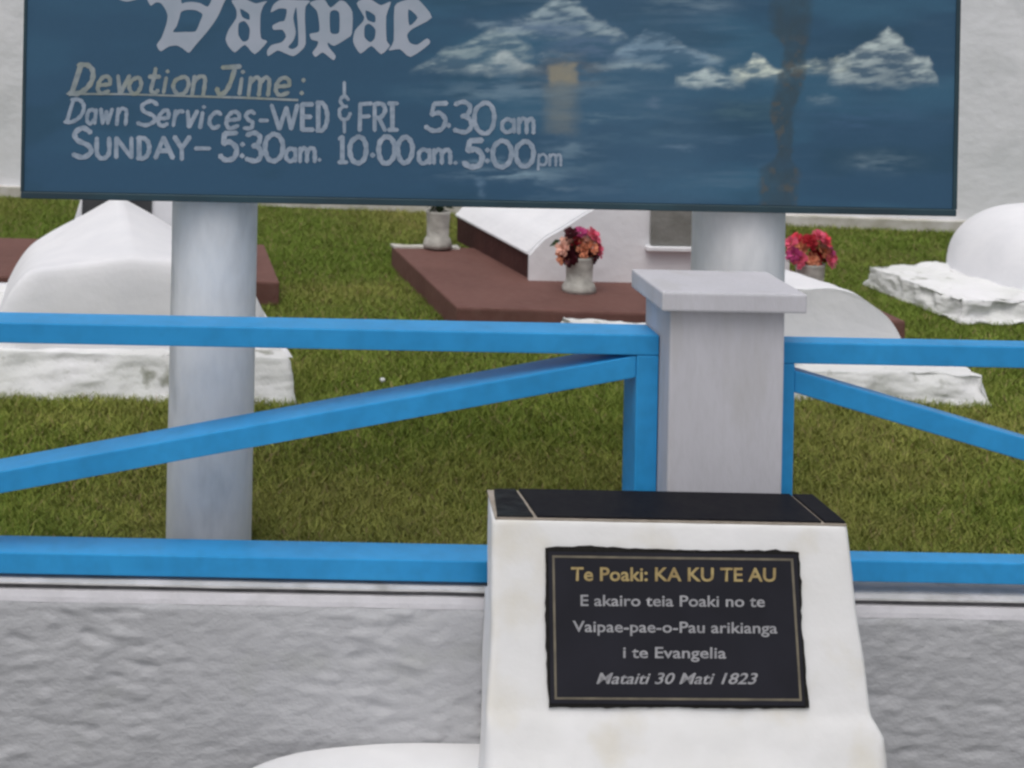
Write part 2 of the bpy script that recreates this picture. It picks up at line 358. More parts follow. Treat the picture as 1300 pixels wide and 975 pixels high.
# weather stain running down over the right-hand post
sx = np.interp(QY, [-300,40,60,110,140,190,215,275], [1004,1004,1010,1003,992,996,990,985]); sw = np.interp(QY, [-300,40,60,110,140,200,215,275], [26,25,14,18,14,9,24,20])
st = (1-sm(.75, 1.25, np.abs(wx-sx)/sw)); stt = .55+.8*(fbm(QX/9, QY/14, 123)-.2)
blend((52,66,74), np.clip(st*.8*stt, 0, 1)); blend((78,76,70), np.clip(.6*st*sm(.5,.72,fbm(QX/11,QY/12,321))*sm(35,70,QY), 0, .8))
blend((84,76,66), .7*(1-sm(.4,1.3,np.abs(QX-985)/22))*sm(258,272,QY))
col = col*(.97+.06*fbm(QX/3, QY/3, 5)[...,None])
alb = np.clip(col*ALB, 0, .85)
def grid_obj(name, X, Y, Z, rgb, m, parent):
    nz2, nx2 = X.shape
    me = bpy.data.meshes.new(name); off = wloc(parent)
    co = np.stack([X-off.x, Y-off.y, Z-off.z], -1).reshape(-1,3).astype(np.float32)
    i = np.arange(nz2*nx2).reshape(nz2,nx2)
    q = np.stack([i[:-1,:-1], i[:-1,1:], i[1:,1:], i[1:,:-1]], -1).reshape(-1,4)
    me.vertices.add(len(co)); me.vertices.foreach_set('co', co.ravel())
    me.loops.add(q.size); me.loops.foreach_set('vertex_index', q.ravel().astype(np.int32))
    me.polygons.add(len(q)); me.polygons.foreach_set('loop_start', np.arange(0, q.size, 4, dtype=np.int32)); me.polygons.foreach_set('loop_total', np.full(len(q), 4, np.int32))
    me.update(); me.validate()
    at = me.color_attributes.new('paint', 'FLOAT_COLOR', 'POINT')
    at.data.foreach_set('color', np.concatenate([rgb.reshape(-1,3), np.ones((len(co),1))], 1).astype(np.float32).ravel())
    o = bpy.data.objects.new(name, me); C.objects.link(o); o.parent = parent; me.materials.append(m); return o
mm = bpy.data.materials.new('mural_paint'); mm.use_nodes = True; n = mm.node_tree; bs = n.nodes['Principled BSDF']
ca = n.nodes.new('ShaderNodeVertexColor'); ca.layer_name = 'paint'; n.links.new(ca.outputs[0], bs.inputs['Base Color'])
bs.inputs['Roughness'].default_value = .55; bs.inputs['Specular IOR Level'].default_value = .2
tn = n.nodes.new('ShaderNodeTexNoise'); tn.inputs['Scale'].default_value = 45; bp = n.nodes.new('ShaderNodeBump'); bp.inputs['Strength'].default_value = .12; bp.inputs['Distance'].default_value = .003
n.links.new(tn.outputs[0], bp.inputs['Height']); n.links.new(bp.outputs[0], bs.inputs['Normal'])
tag(grid_obj('mural', gx, np.full_like(gx, BY-.0005), gz, alb, mm, board), 'painted clouds, low sun and its reflection on blue, with a dark weather stain')
b = bmesh.new(); box(b, bx0-.003, bx1+.003, BY-.005, BY+.030, bz0-.004, bz0+.0125); bevel(b,.002,1); bm_obj('bottom_trim', b, 'trim', sign)
b = bmesh.new(); box(b, bx1-.006, bx1+.004, BY-.004, BY+.029, bz0+.013, bz1); bm_obj('side_trim', b, 'trim', sign)
b = bmesh.new(); box(b, bx0-.004, bx0+.003, BY-.004, BY+.029, bz0+.013, bz1); bm_obj('side_trim', b, 'trim', sign)

# ---- hand-painted lettering : strokes in photo pixels laid on the board's plane
def smooth_poly(p, n=6):
    if len(p) < 3: return p
    out = []
    for i in range(len(p)-1):
        p0 = p[max(i-1,0)]; p1 = p[i]; p2 = p[i+1]; p3 = p[min(i+2,len(p)-1)]
        for k in range(n):
            t = k/n
            out.append(tuple(.5*((2*p1[j])+(-p0[j]+p2[j])*t+(2*p0[j]-5*p1[j]+4*p2[j]-p3[j])*t*t+(-p0[j]+3*p1[j]-3*p2[j]+p3[j])*t**3) for j in (0,1)))
    out.append(p[-1]); return out
class Ink:
    def __init__(s): s.vs = []; s.fs = []; s.k = 0
    def stroke(s, pts, w, w2=None):
        w2 = w2 or w; s.k = (s.k+1) % 9; y = BY-.0012-.00004*s.k
        for (a, c) in zip(pts, pts[1:]):
            dx, dy = c[0]-a[0], c[1]-a[1]; l = math.hypot(dx,dy)
            if l < 1e-6: continue
        n = len(pts); L = []; R = []
        for i, p in enumerate(pts):
            q0 = pts[max(i-1,0)]; q1 = pts[min(i+1,n-1)]; dx, dy = q1[0]-q0[0], q1[1]-q0[1]; l = math.hypot(dx,dy) or 1
            ww = (w+(w2-w)*i/max(1,n-1))/2*(1+.12*math.sin(i*1.3+pts[0][0]))
            L.append((p[0]-dy/l*ww, p[1]+dx/l*ww)); R.append((p[0]+dy/l*ww, p[1]-dx/l*ww))
        a, c = pts[0], pts[1]; l = math.hypot(c[0]-a[0], c[1]-a[1]) or 1
        cap0 = (a[0]-(c[0]-a[0])/l*w*.4, a[1]-(c[1]-a[1])/l*w*.4)
        a, c = pts[-2], pts[-1]; l = math.hypot(c[0]-a[0], c[1]-a[1]) or 1
        cap1 = (c[0]+(c[0]-a[0])/l*w*.4, c[1]+(c[1]-a[1])/l*w*.4)
        base = len(s.vs)
        def PP(q, i=0): v = P(q[0], q[1], BY); return (v.x, y-i*.000012, v.z)
        s.vs += [PP(q,i) for i,q in enumerate(L)]+[PP(q,i) for i,q in enumerate(R)]+[PP(cap0), PP(cap1,n)]
        for i in range(n-1): s.fs.append((base+i, base+n+i, base+n+i+1, base+i+1))
        s.fs.append((base, base+2*n, base+n)); s.fs.append((base+n-1, base+2*n-1, base+2*n+1))
    def done(s, name, m, parent, label):
        o = py_obj(name, s.vs, s.fs, m, parent); o['label'] = label; return o
# glyphs: strokes in a unit box, x right, y DOWN (0 top, 1 baseline); '~' first item = smooth curve
c_ = lambda *p: ('~', list(p)); l_ = lambda *p: ('-', list(p))
GL = {
 'D': [l_((.12,0),(.12,1)), c_((.0,.0),(.45,.0),(.85,.18),(1,.5),(.85,.82),(.45,1),(.0,1))],
 'e': [c_((.08,.5),(.6,.48),(.95,.4),(.8,.05),(.4,0),(.05,.35),(.05,.75),(.4,1),(.95,.85))],
 'v': [l_((0,0),(.45,1)), l_((.45,1),(1,0))],
 'o': [c_((.5,0),(.08,.2),(0,.6),(.35,1),(.8,.9),(1,.45),(.8,.08),(.5,0))],
 't': [c_((.5,-.5),(.45,.3),(.4,.85),(.75,1),(1,.85)), l_((.05,0),(.95,0))],
 'i': [l_((.5,.05),(.45,1)), l_((.55,-.35),(.56,-.27))],
 'n': [l_((.08,0),(.08,1)), c_((.08,.35),(.45,.02),(.85,.1),(.92,.45),(.92,1))],
 'm': [l_((.05,0),(.05,1)), c_((.05,.35),(.25,.03),(.45,.1),(.5,.4),(.5,1)), c_((.5,.35),(.7,.03),(.9,.1),(.95,.4),(.95,1))],
 'a': [c_((.9,.2),(.5,0),(.08,.25),(.1,.8),(.5,1),(.88,.7)), l_((.92,.0),(.92,1))],
 'w': [l_((0,0),(.25,1)), l_((.25,1),(.5,.15)), l_((.5,.15),(.75,1)), l_((.75,1),(1,0))],
 's': [c_((.9,.12),(.45,0),(.08,.2),(.35,.48),(.85,.65),(.75,.95),(.1,.95))],
 'r': [l_((.1,0),(.1,1)), c_((.1,.4),(.4,.05),(.95,.08))],
 'c': [c_((.95,.15),(.5,0),(.08,.3),(.08,.75),(.5,1),(.95,.85))],
 'S': [c_((.92,.15),(.5,0),(.1,.18),(.25,.42),(.8,.6),(.95,.82),(.5,1),(.02,.9))],
 'J': [l_((.0,.04),(1,0)), c_((.72,.0),(.66,.6),(.5,.95),(.2,1),(.0,.8))],
 ':': [l_((.5,.2),(.5,.3)), l_((.45,.85),(.45,.95))], '.': [l_((.5,.9),(.5,1))], '*': [l_((.5,.6),(.5,.7))],
 '-': [l_((0,.5),(1,.5))],
 'W': [l_((0,0),(.28,1)), l_((.28,1),(.55,.1)), l_((.55,.1),(.75,1)), l_((.75,1),(1,0))],
 'E': [l_((.05,0),(.05,1)), l_((.05,.02),(.95,.02)), l_((.05,.5),(.8,.5)), l_((.05,.98),(1,.98))],
 'F': [l_((.15,0),(.1,1)), l_((.1,.03),(1,.0)), l_((.12,.48),(.85,.46))],
 'R': [l_((.1,0),(.1,1)), c_((.1,.02),(.7,.02),(.9,.25),(.6,.5),(.1,.52)), l_((.45,.52),(.9,1))],
 'I': [l_((.5,0),(.5,1)), l_((.05,.0),(.95,.0)), l_((.05,1),(.95,1))],
 '5': [l_((.95,.02),(.3,.04)), l_((.3,.04),(.22,.42)), c_((.22,.42),(.6,.36),(.95,.6),(.8,.93),(.35,1),(.0,.85))],
 '3': [c_((.05,.08),(.5,0),(.9,.15),(.75,.4),(.4,.46)), c_((.4,.46),(.85,.55),(.98,.8),(.6,1),(.0,.92))],
 '0': [c_((.5,0),(.12,.2),(.02,.55),(.2,.9),(.55,1),(.88,.8),(.98,.4),(.8,.1),(.5,0))],
 '1': [l_((.5,0),(.5,1)), l_((.1,.1),(.5,.0)), l_((.05,1),(.95,1))],
 'U': [c_((.05,0),(.05,.7),(.3,1),(.7,1),(.95,.7),(.95,0))],
 'N': [l_((.05,1),(.05,0)), l_((.05,0),(.95,1)), l_((.95,1),(.95,0))],
 'A': [l_((0,1),(.5,0)), l_((.5,0),(1,1)), l_((.22,.65),(.78,.65))],
 'Y': [l_((0,0),(.5,.5)), l_((1,0),(.5,.5)), l_((.5,.5),(.5,1))],
 'p': [l_((.12,0),(.05,1.5)), c_((.1,.3),(.5,0),(.95,.3),(.9,.8),(.5,1),(.1,.85))],
 '&': [c_((.5,-.5),(.5,0)), c_((.8,.2),(.5,.05),(.15,.22),(.4,.45),(.7,.48)), c_((.4,.48),(.05,.65),(.2,.95),(.7,.98),(.95,.75)), l_((.5,1.05),(.5,1.5))],
}
def write(ink, s, w, shear=0.0):
    for ch, x0, y0, x1, y1 in s:
        for kind, pts in GL[ch]:
            if kind == '~': pts = smooth_poly(pts)
            q = [(x0+(x1-x0)*x+shear*(1-y)*(y1-y0)+.5*math.sin(x*5+x0), y0+(y1-y0)*y+.4*math.sin(x0*1.7+y*3)) for x, y in pts]
            ink.stroke(q, w*1.08)
def word(label, m, parts, extra=None):
    k = Ink()
    for letters, w_, sh in parts: write(k, letters, w_, sh)
    if extra: k.stroke(*extra)
    k.done('painted_word', m, board, label)
word('slanting yellowed word Devotion', 'letter_warm', [([('D',88,83,112,118)],6,.33),([('e',123,97,138,119),('v',146,96,161,119),('o',163,98,178,119),('t',186,97,200,118),('i',204,97,213,118),('o',219,97,238,120),('n',243,97,259,120)],4.8,.15)])
word('slanting yellowed word Time', 'letter_warm', [([('J',274,84,296,119)],5.5,.25),([('i',300,98,308,120),('m',314,98,342,121),('e',349,99,366,121),(':',380,96,387,120)],4.8,.12)])
k = Ink(); k.stroke([(85,119),(160,119.5),(240,122),(310,124),(378,127)], 2.8); k.done('underline', 'letter_warm', board, 'thin painted underline')
word('painted word Dawn', 'letter', [([('D',82,126,102,155)],4.6,.3),([('a',109,139,121,157),('w',126,138,141,157),('n',147,138,160,158)],4.4,.1)])
word('painted word Services', 'letter', [([('S',174,128,196,159)],4.8,.2),([('e',200,140,213,160),('r',219,140,231,160),('v',235,141,247,161),('i',250,142,258,162),('c',264,142,279,163),('e',286,142,302,163),('s',308,141,322,164),('-',329,150,339,155)],4.8,.15)])
word('painted word WED', 'letter', [([('W',345,133,378,164),('E',383,132,398,165),('D',402,131,416,165)],5.2,0)])
word('painted ampersand with a stroke above and below', 'letter', [([('&',430,120,445,152)],4.2,0)])
word('painted word FRI', 'letter', [([('F',455,131,471,166),('R',474,131,490,166),('I',492,131,505,165)],5.2,0)])
word('painted time 5 30am', 'letter', [([('5',540,130,566,166)],5.4,.08),([('*',567,140,573,170),('3',577,129,599,168),('0',602,130,628,169)],5.4,0),([('a',636,151,654,168),('m',658,150,678,169)],4.8,0)])
word('painted word SUNDAY', 'letter', [([('S',93,162,117,200)],6,0),([('U',122,175,139,200),('N',146,175,168,200),('D',175,175,190,201),('A',197,174,219,201),('Y',221,174,241,202)],5.4,0),([('-',248,186,266,190)],5,0)])
word('painted time 5:30am in the Sunday line', 'letter', [([('5',279,168,301,203)],6.2,0),([(':',305,178,311,200),('3',313,169,332,204),('0',336,170,359,204)],5.8,0),([('a',363,188,376,205),('m',380,188,400,205),('.',404,190,408,204)],5,0)])
word('painted time 10:00am', 'letter', [([('1',429,173,441,206)],5,0),([('0',444,173,465,207),('*',470,180,475,206),('0',480,173,501,207),('0',504,173,524,207)],5.9,0),([('a',531,190,546,207),('m',550,190,572,207),('.',576,192,580,207)],5,0)])
word('painted time 5:00pm', 'letter', [([('5',589,177,613,212)],6.6,0),([(':',616,186,621,206),('0',625,178,649,212),('0',654,179,678,211)],5.8,0),([('p',683,196,694,209),('m',697,196,713,210)],3.2,0)])
# blackletter word traced as filled outlines
BLK = [
 (180,0,10.833,[(90,-70),(78,0),(125,80),(190,35),(260,42),(325,130),(355,220),(335,340),(270,520),(205,620),(260,705),(370,640),(480,625),(560,665),(650,725),(740,620),(880,460),(980,330),(1060,200),(1115,70),(1180,-60),(1250,-150),(1100,-200),(1000,-110),(955,10),(905,92),(800,42),(690,25),(600,32),(548,45),(540,-60),(570,-190),(480,-150),(300,-80),(180,-130)],
   [[(540,165),(620,135),(740,140),(835,195),(800,300),(740,430),(600,438),(430,440),(480,360),(515,250)]]),
 (280,0,10.833,[(150,10),(215,130),(215,250),(110,410),(70,540),(110,640),(200,720),(335,615),(470,745),(640,575),(560,530),(545,400),(550,200),(590,80),(640,15),(540,35),(480,45),(380,5),(300,-40),(220,-10)],
   [[(270,120),(390,190),(395,272),(300,235)],[(250,325),(330,290),(400,390),(385,540),(310,572),(245,480)]]),
 (280,0,10.833,[(690,170),(730,60),(840,-10),(1050,0),(1230,10),(1170,90),(1160,250),(1170,600),(1100,705),(1000,772),(870,725),(780,695),(655,772),(640,700),(700,620),(840,580),(900,500),(850,410),(730,410),(715,350),(810,300),(880,280),(910,130),(800,118)],
   [[(1028,120),(1044,120),(1066,420),(1066,620),(990,675),(930,645),(1000,560),(1034,440),(1000,250)]]),
 (380,0,7.222,[(95,30),(160,100),(180,200),(180,290),(95,310),(112,362),(172,380),(160,425),(120,482),(150,522),(215,480),(310,552),(332,510),(268,430),(262,390),(320,420),(440,350),(482,305),(486,110),(425,20),(370,5),(285,70),(225,-10),(140,5)],
   [[(280,120),(322,92),(366,120),(366,290),(325,312),(283,290)]]),
 (380,0,7.222,[(525,30),(592,150),(580,200),(510,280),(493,385),(560,492),(660,420),(750,497),(830,420),(800,370),(796,150),(840,15),(750,48),(680,8),(610,-20)],
   [[(608,95),(692,140),(692,206),(622,180)],[(600,240),(642,218),(697,270),(690,350),(650,387),(597,340)]]),
 (380,0,7.222,[(872,60),(865,370),(818,462),(920,450),(1020,522),(1195,400),(1170,352),(1080,410),(1012,390),(988,320),(1040,262),(1215,160),(1110,15),(1050,-20),(960,5)],
   [[(1000,85),(1084,160),(1008,235)]]),
 # foot of a letter of the line above, mostly out of the picture
 (100,0,1,[(38,-26),(46,-4),(60,2),(74,-1),(86,-8),(70,-12),(66,-26)],[]),
 (560,0,1,[(6,-26),(10,-6),(26,-1),(50,-3),(78,-9),(60,-14),(40,-26)],[]),
]
def curve_mesh(loops, tomesh):
    cu = bpy.data.curves.new('c', 'CURVE'); cu.dimensions = '2D'; cu.fill_mode = 'BOTH'
    for lp in loops:
        s = cu.splines.new('POLY'); s.points.add(len(lp)-1); s.use_cyclic_u = True
        for p, q in zip(s.points, lp): p.co = (q[0], -q[1], 0, 1)
    o = bpy.data.objects.new('c', cu); C.objects.link(o)
    me = bpy.data.meshes.new_from_object(o.evaluated_get(bpy.context.evaluated_depsgraph_get()))
    bpy.data.objects.remove(o); bpy.data.curves.remove(cu)
    for v in me.vertices: v.co = tomesh(v.co.x, -v.co.y)
    return me
def closed_smooth(p, n=3):
    out = []; N = len(p)
    for i in range(N):
        p0, p1, p2, p3 = p[i-1], p[i], p[(i+1)%N], p[(i+2)%N]
        for k in range(n):
            t = k/n; T_ = .35
            m1 = [(p2[j]-p0[j])*T_ for j in (0,1)]; m2 = [(p3[j]-p1[j])*T_ for j in (0,1)]
            out.append(tuple((2*t**3-3*t*t+1)*p1[j]+(t**3-2*t*t+t)*m1[j]+(-2*t**3+3*t*t)*p2[j]+(t**3-t*t)*m2[j] for j in (0,1)))
    return out
words = ['V','a','i','p','a','e','above','above']
for wd, (ox, oy, s_, outer, holes) in zip(words, BLK):
    loops = [[(ox+x/s_, oy+y/s_) for x, y in closed_smooth(h)] for h in [outer]+holes]
    me = curve_mesh(loops, lambda x, y: P(x, y, BY)-Vector((0,.0012,0)))
    o = link('blackletter_letter', me, 'letter_blackletter', board)
    if wd != 'above': o['label'] = 'letter %s of the blackletter word Vaipae' % wd

# ------------------------------------------------------------------ memorial plinth in front of the wall
KS = .258
plinth = thing('memorial_plinth', (1.07, 3.45, -.6), 'white painted sloping-faced memorial plinth with black granite top in front of the pillar', 'memorial')
def YF(z): return 3.446-KS*(.252-z)     # front slope
lev = [(.252,.684,1.454,YF(.252),3.66),(.248,.680,1.457,YF(.25)-.002,3.66),(.05,.672,1.4665,YF(.05),3.66),(-.06,.663,1.474,YF(-.06),3.66),(-.118,.658,1.477,YF(-.118),3.66),(-.135,.657,1.486,3.342,3.66),(-.158,.656,1.498,3.334,3.66),(-.20,.654,1.503,3.322,3.66),(-.25,.650,1.505,3.305,3.66),(-.30,.64,1.508,3.28,3.66),(-.335,.62,1.51,3.24,3.66),(-.348,.61,1.512,3.19,3.66),(-.6,.61,1.512,3.19,3.66)]
def ringpts(z, xl, xr, yf, yb, n=26):
    """rounded-corner outline, left back corner held at x=.71 by the wall"""
    r = .012+max(0,(-.14-z))*.25; r = min(r,.06); pts = []
    xb = max(xl, .705)
    if z > .02: yb = 3.626
    for k in range(14): t = k/14; pts.append((xb+(xl-xb)*t, yb+(yf+r-yb)*t))
    for k in range(5): a = math.pi+math.pi/2*k/4; pts.append((xl+r+r*math.cos(a), yf+r+r*math.sin(a)))
    for k in range(1,40): pts.append((xl+r+(xr-xl-2*r)*k/40, yf))
    for k in range(5): a = 1.5*math.pi+math.pi/2*k/4; pts.append((xr-r+r*math.cos(a), yf+r+r*math.sin(a)))
    for k in range(1,15): t = k/14; pts.append((xr, yf+r+(yb-yf-r)*t))
    return pts
def interp_lev(z):
    for a, c in zip(lev, lev[1:]):
        if a[0] >= z >= c[0]:
            t = (a[0]-z)/(a[0]-c[0]); return tuple(a[i]*(1-t)+c[i]*t for i in range(5))
zz = [.252,.249]+list(np.linspace(.24,-.11,28))+list(np.linspace(-.12,-.36,26))+[-.45,-.6]
b = bmesh.new(); R_ = []
for z in zz:
    z_, xl, xr, yf, yb = interp_lev(z)
    R_.append([b.verts.new((x+.003*noise.noise(Vector((x*8,z*8,1))), y+(.0035*noise.fractal(Vector((x*9,z*9,4)),.8,2,3) if y < 3.6 else 0)*(1 if z < -.11 else .45), z)) for x, y in ringpts(z, xl, xr, yf, yb)])
for A, B in zip(R_, R_[1:]):
    for i in range(len(A)-1): b.faces.new((A[i],B[i],B[i+1],A[i+1]))
b.faces.new(R_[0]); body = bm_obj('body', b, 'plinth', plinth, True)
# oval pad that the plinth stands on
b = bmesh.new(); N = 120; R_ = []
def oval(z, g=0.0):
    o = []
    for i in range(N):
        a = 2*math.pi*i/N; c, s = math.cos(a), math.sin(a)
        rx = .60+g; ry = .355+g
        x = (abs(c)**(2/2.6))*rx*(1 if c > 0 else -1); y = (abs(s)**(2/2.6))*ry*(1 if s > 0 else -1)
        if x > 0: x *= 1.40
        o.append((.68+x+.004*noise.noise(Vector((c*3,s*3,z*4))), min(3.31+y+.003*noise.noise(Vector((c*4,s*4,2))), 3.664), z))
    return o
for z, g in ((-.6,.0),(-.365,.0),(-.352,-.003),(-.344,-.010),(-.340,-.022),(-.338,-.06),(-.336,-.16)): R_.append([b.verts.new(p) for p in oval(z, g)])
for A, B in zip(R_, R_[1:]):
    for i in range(N): b.faces.new((A[i],A[(i+1)%N],B[(i+1)%N],B[i]))
b.faces.new(R_[-1]); bm_obj('base_pad', b, 'pad', plinth, True)
# granite tiles on top with mortar joints
ZT = .2555
def T(px, py, z=ZT): return G(px, py, z)
def tile(name, corners, m, z0, z1, amp=0):
    b = bmesh.new(); hexa(b, [(p.x,p.y,z0) for p in corners], [(p.x,p.y,z1) for p in corners]); bevel(b, .0015, 1)
    if amp: rough(b, amp, 14, 6)
    return bm_obj(name, b, m, plinth)
yb_ = 3.622
def TT(x, y): return Vector((x, y, 0))
fl, fr = .686, 1.452
def xf(px, z): return 0
fy, by = 3.450, 3.622
def xat(px, y, z=.26):        # x on the top plane below pixel column px at depth y
    v = (CAMZ-z)*F/y; u = ((px-PX)+v*sr)/cr; return u*y/F
b = bmesh.new(); hexa(b, [(fl-.001,fy-.004,.2524),(fr+.002,fy-.004,.2524),(1.452,by,.2524),(.700,by,.2524)], [(fl-.001,fy-.004,.2565),(fr+.002,fy-.004,.2565),(1.452,by,.2565),(.700,by,.2565)])
bm_obj('mortar_bed', b, 'mortar', plinth)
gl_f, gl_b = xat(680,fy), xat(656,by); gr_f, gr_b = xat(1045,fy), xat(1004,by)
le_f, le_b = xat(631,fy), xat(627,by); re_f, re_b = xat(1074,fy), xat(1032,by)
tag(tile('granite_tile', [TT(le_f,fy),TT(gl_f-.0035,fy),TT(gl_b-.0035,by),TT(le_b,by)], 'granite_chip', .2566, .2605, .0012), 'small chipped granite tile at the left end')
tag(tile('granite_tile', [TT(gl_f+.0035,fy),TT(gr_f-.003,fy),TT(gr_b-.003,by),TT(gl_b+.0035,by)], 'granite', .2566, .2615), 'long middle granite tile')
tag(tile('granite_tile', [TT(gr_f+.003,fy),TT(re_f,fy),TT(re_b,by),TT(gr_b+.003,by)], 'granite', .2566, .2615), 'small granite tile at the right end')
# plaque on the sloping face
def PL(px, py, off=0.0):
    u, v = uv(px, py); y0 = 3.446-off
    d = (y0-KS*.252+KS*CAMZ)/(1+KS*v/F); return Vector((u*d/F, d, CAMZ-v*d/F))
def plate(name, poly, o0, o1, m, parent):
    b = bmesh.new(); a = [b.verts.new(PL(x,y,o0)) for x, y in poly]; c = [b.verts.new(PL(x,y,o1)) for x, y in poly]
    b.faces.new(a); b.faces.new(c[::-1]); n = len(poly)
    for i in range(n): b.faces.new((a[i],a[(i+1)%n],c[(i+1)%n],c[i]))
    return bm_obj(name, b, m, parent)
def wob(poly, amp, step=7, seed=0):
    out = []
    for i, a in enumerate(poly):
        c = poly[(i+1)%len(poly)]; L = math.hypot(c[0]-a[0], c[1]-a[1]); k = max(1, int(L/step))
        for j in range(k):
            t = j/k; x = a[0]+(c[0]-a[0])*t; y = a[1]+(c[1]-a[1])*t
            out.append((x+amp*noise.noise(Vector((x*.09,y*.09,seed))), y+amp*noise.noise(Vector((x*.09,y*.09,seed+9)))))
    return out
plq = plate('plaque', [(696,700),(1012,704),(1022,896),(699,893)], .0, .010, 'plaque', plinth)
tag(plq, 'engraved black plaque with gold heading and border line')
plate('sealant', wob([(693,695),(742,693),(835,697),(905,699),(985,698),(1014,701),(1018,745),(1017,790),(1022,830),(1024,868),(1028,899),(940,900),(840,898),(770,899),(697,898),(694,850),(692,780)], 1.7), -.006, .006, 'sealant', plq)
def frame_line(o, w_, m):
    q = o; ins = [(q[0][0]+w_,q[0][1]+w_),(q[1][0]-w_,q[1][1]+w_),(q[2][0]-w_,q[2][1]-w_),(q[3][0]+w_,q[3][1]-w_)]
    vs = [PL(*p, .0108) for p in q+ins]; fs = [(i,4+i,4+(i+1)%4,(i+1)%4) for i in range(4)]
    return py_obj('border_line', vs, fs, m, plq)
frame_line([(701,705),(1007,709),(1018,890),(704,888)], 3.0, 'goldline')
def text(s, x0, y0, x1, y1, m, shear=0, bold=.012, slope=.012, sx=None, label=None):
    """s set in Blender's built-in face, fitted between x0..x1 with capitals from y0 (top) to y1 (baseline)"""
    cu = bpy.data.curves.new('t', 'FONT'); cu.body = s; cu.size = 1; cu.shear = shear; cu.offset = bold; cu.resolution_u = 3; cu.fill_mode = 'BOTH' if hasattr(cu,'fill_mode') else cu.fill_mode
    o = bpy.data.objects.new('t', cu); C.objects.link(o)
    me = bpy.data.meshes.new_from_object(o.evaluated_get(bpy.context.evaluated_depsgraph_get()))
    bpy.data.objects.remove(o); bpy.data.curves.remove(cu)
    xs = [v.co.x for v in me.vertices]; a, c = min(xs), max(xs); cap = .70
    for v in me.vertices:
        px = x0+(v.co.x-a)/(c-a)*(x1-x0); py = y1-v.co.y/cap*(y1-y0)+slope*(px-x0)
        v.co = PL(px, py, .0112)
    o = link('engraved_line', me, m, plq); o['label'] = label or 'engraved line reading '+s; return o
text('Te Poaki: KA KU TE AU', 725, 720, 985, 737, 'gold', bold=.02, slope=.004)
text('E akairo teia Poaki no te', 737, 755, 971, 769, 'silver', bold=.014, slope=.006)
text('Vaipae-pae-o-Pau arikianga', 727, 788, 987, 802, 'silver', bold=.014, slope=.008)
text('i te Evangelia', 791, 821, 922, 835, 'silver', bold=.014, slope=.006)
text('Mataiti 30 Mati 1823', 757, 854, 962, 868, 'silver', shear=.3, bold=.014, slope=.002)

# ------------------------------------------------------------------ graves
def quad_slab(corners, z0, z1, cuts, amp, sc_, m, name, parent, rnd=0, seed=0, low=0, batter=0.0):
    cx = sum(c[0] for c in corners)/4; cy = sum(c[1] for c in corners)/4; sg = lambda q: 1 if q > 0 else -1
    b = bmesh.new(); hexa(b, [(x,y,z0) for x,y in corners], [(x-batter*.4*sg(x-cx),y-batter*sg(y-cy),z1) for x,y in corners])
    rough(b, amp, sc_, cuts, rnd, seed, low); return bm_obj(name, b, m, parent, True)
GRP = 'whitewashed graves on the lawn'
# A : white mound grave, front left
ga = thing('mound_grave', (-.2, 5.7, 0), 'white hipped mound grave with rough base and dark-panelled headstone, behind the left sign post', 'grave', GRP)
quad_slab([(-.80,5.15),(.375,5.14),(.16,6.35),(-.80,6.25)], -.02, .140, 44, .010, 9, 'whiterough', 'base', ga, .012, 3, .02, .07)
ph = math.radians(6); ca_, sa_ = math.cos(ph), math.sin(ph)
def loc(ox, oy, x, y): return ox+x*ca_-y*sa_, oy+x*sa_+y*ca_
vs = []; fs = []; nu, nv = 60, 60; HW = .50; LEN = 1.08
def topz(x, y):
    t = max(0, min(1, (y-.06)/.85)); ax = abs(x)/HW
    z = .436+.058*t-(.43*abs(x)*t+.12*abs(x)+.05*t*x*x)
    side = .27*(max(0, (ax-.62)/.38))**2.2
    front = .30*(max(0, 1-y/.07))**2.0 if y < .07 else 0
    back = .2*(max(0, (y-LEN+.08)/.08))**2
    return max(.13, z-side-front*(1-.2*ax)-back)
for j in range(nv+1):
    y = LEN*(j/nv)**1.7
    for i in range(nu+1):
        s = -1+2*i/nu; s = math.copysign(1-(1-abs(s))**1.5, s); x = s*HW
        z = topz(x, y)+.006*noise.noise(Vector((x*6,y*6,2)))
        X, Y = loc(-.175, 5.27, x*(1+.05*(1 if abs(s)>.99 else 0)), y)
        vs.append((X,Y,z))
n0 = nu+1
for j in range(nv):
    for i in range(nu): q = j*n0+i; fs.append((q,q+1,q+n0+1,q+n0))
# skirt down to the base
def skirt(idx):
    b0 = len(vs)
    for k in idx: vs.append((vs[k][0]+(vs[k][0]+.2)*.03, vs[k][1]-(.012 if vs[k][1] < 5.6 else 0), .11))
    for a in range(len(idx)-1): fs.append((idx[a], b0+a, b0+a+1, idx[a+1]))
skirt(list(range(0, n0))); skirt([j*n0+nu for j in range(nv+1)]); skirt([nv*n0+i for i in range(nu,-1,-1)]); skirt([j*n0 for j in range(nv,-1,-1)])
py_obj('mound', vs, fs, 'white', ga, True)
b = bmesh.new(); prism_xz(b, [(-.50,.05),(-.48,.30),(-.43,.47),(-.43,.80),(-.235,.93),(-.05,.80),(-.05,.47),(-.03,.30),(-.03,.05)], 6.36, 6.46); bevel(b,.01,2)
hsA = bm_obj('headstone', b, 'white', ga)
b = bmesh.new(); box(b, -.427,-.145, 6.352, 6.362, .33, .72); bm_obj('panel', b, 'darkstone', hsA)
b = bmesh.new(); prism_xz(b, [(-.285,.46),(-.272,.53),(-.268,.53),(-.255,.46)], 6.22, 6.25); bm_obj('finial', b, 'white', ga)
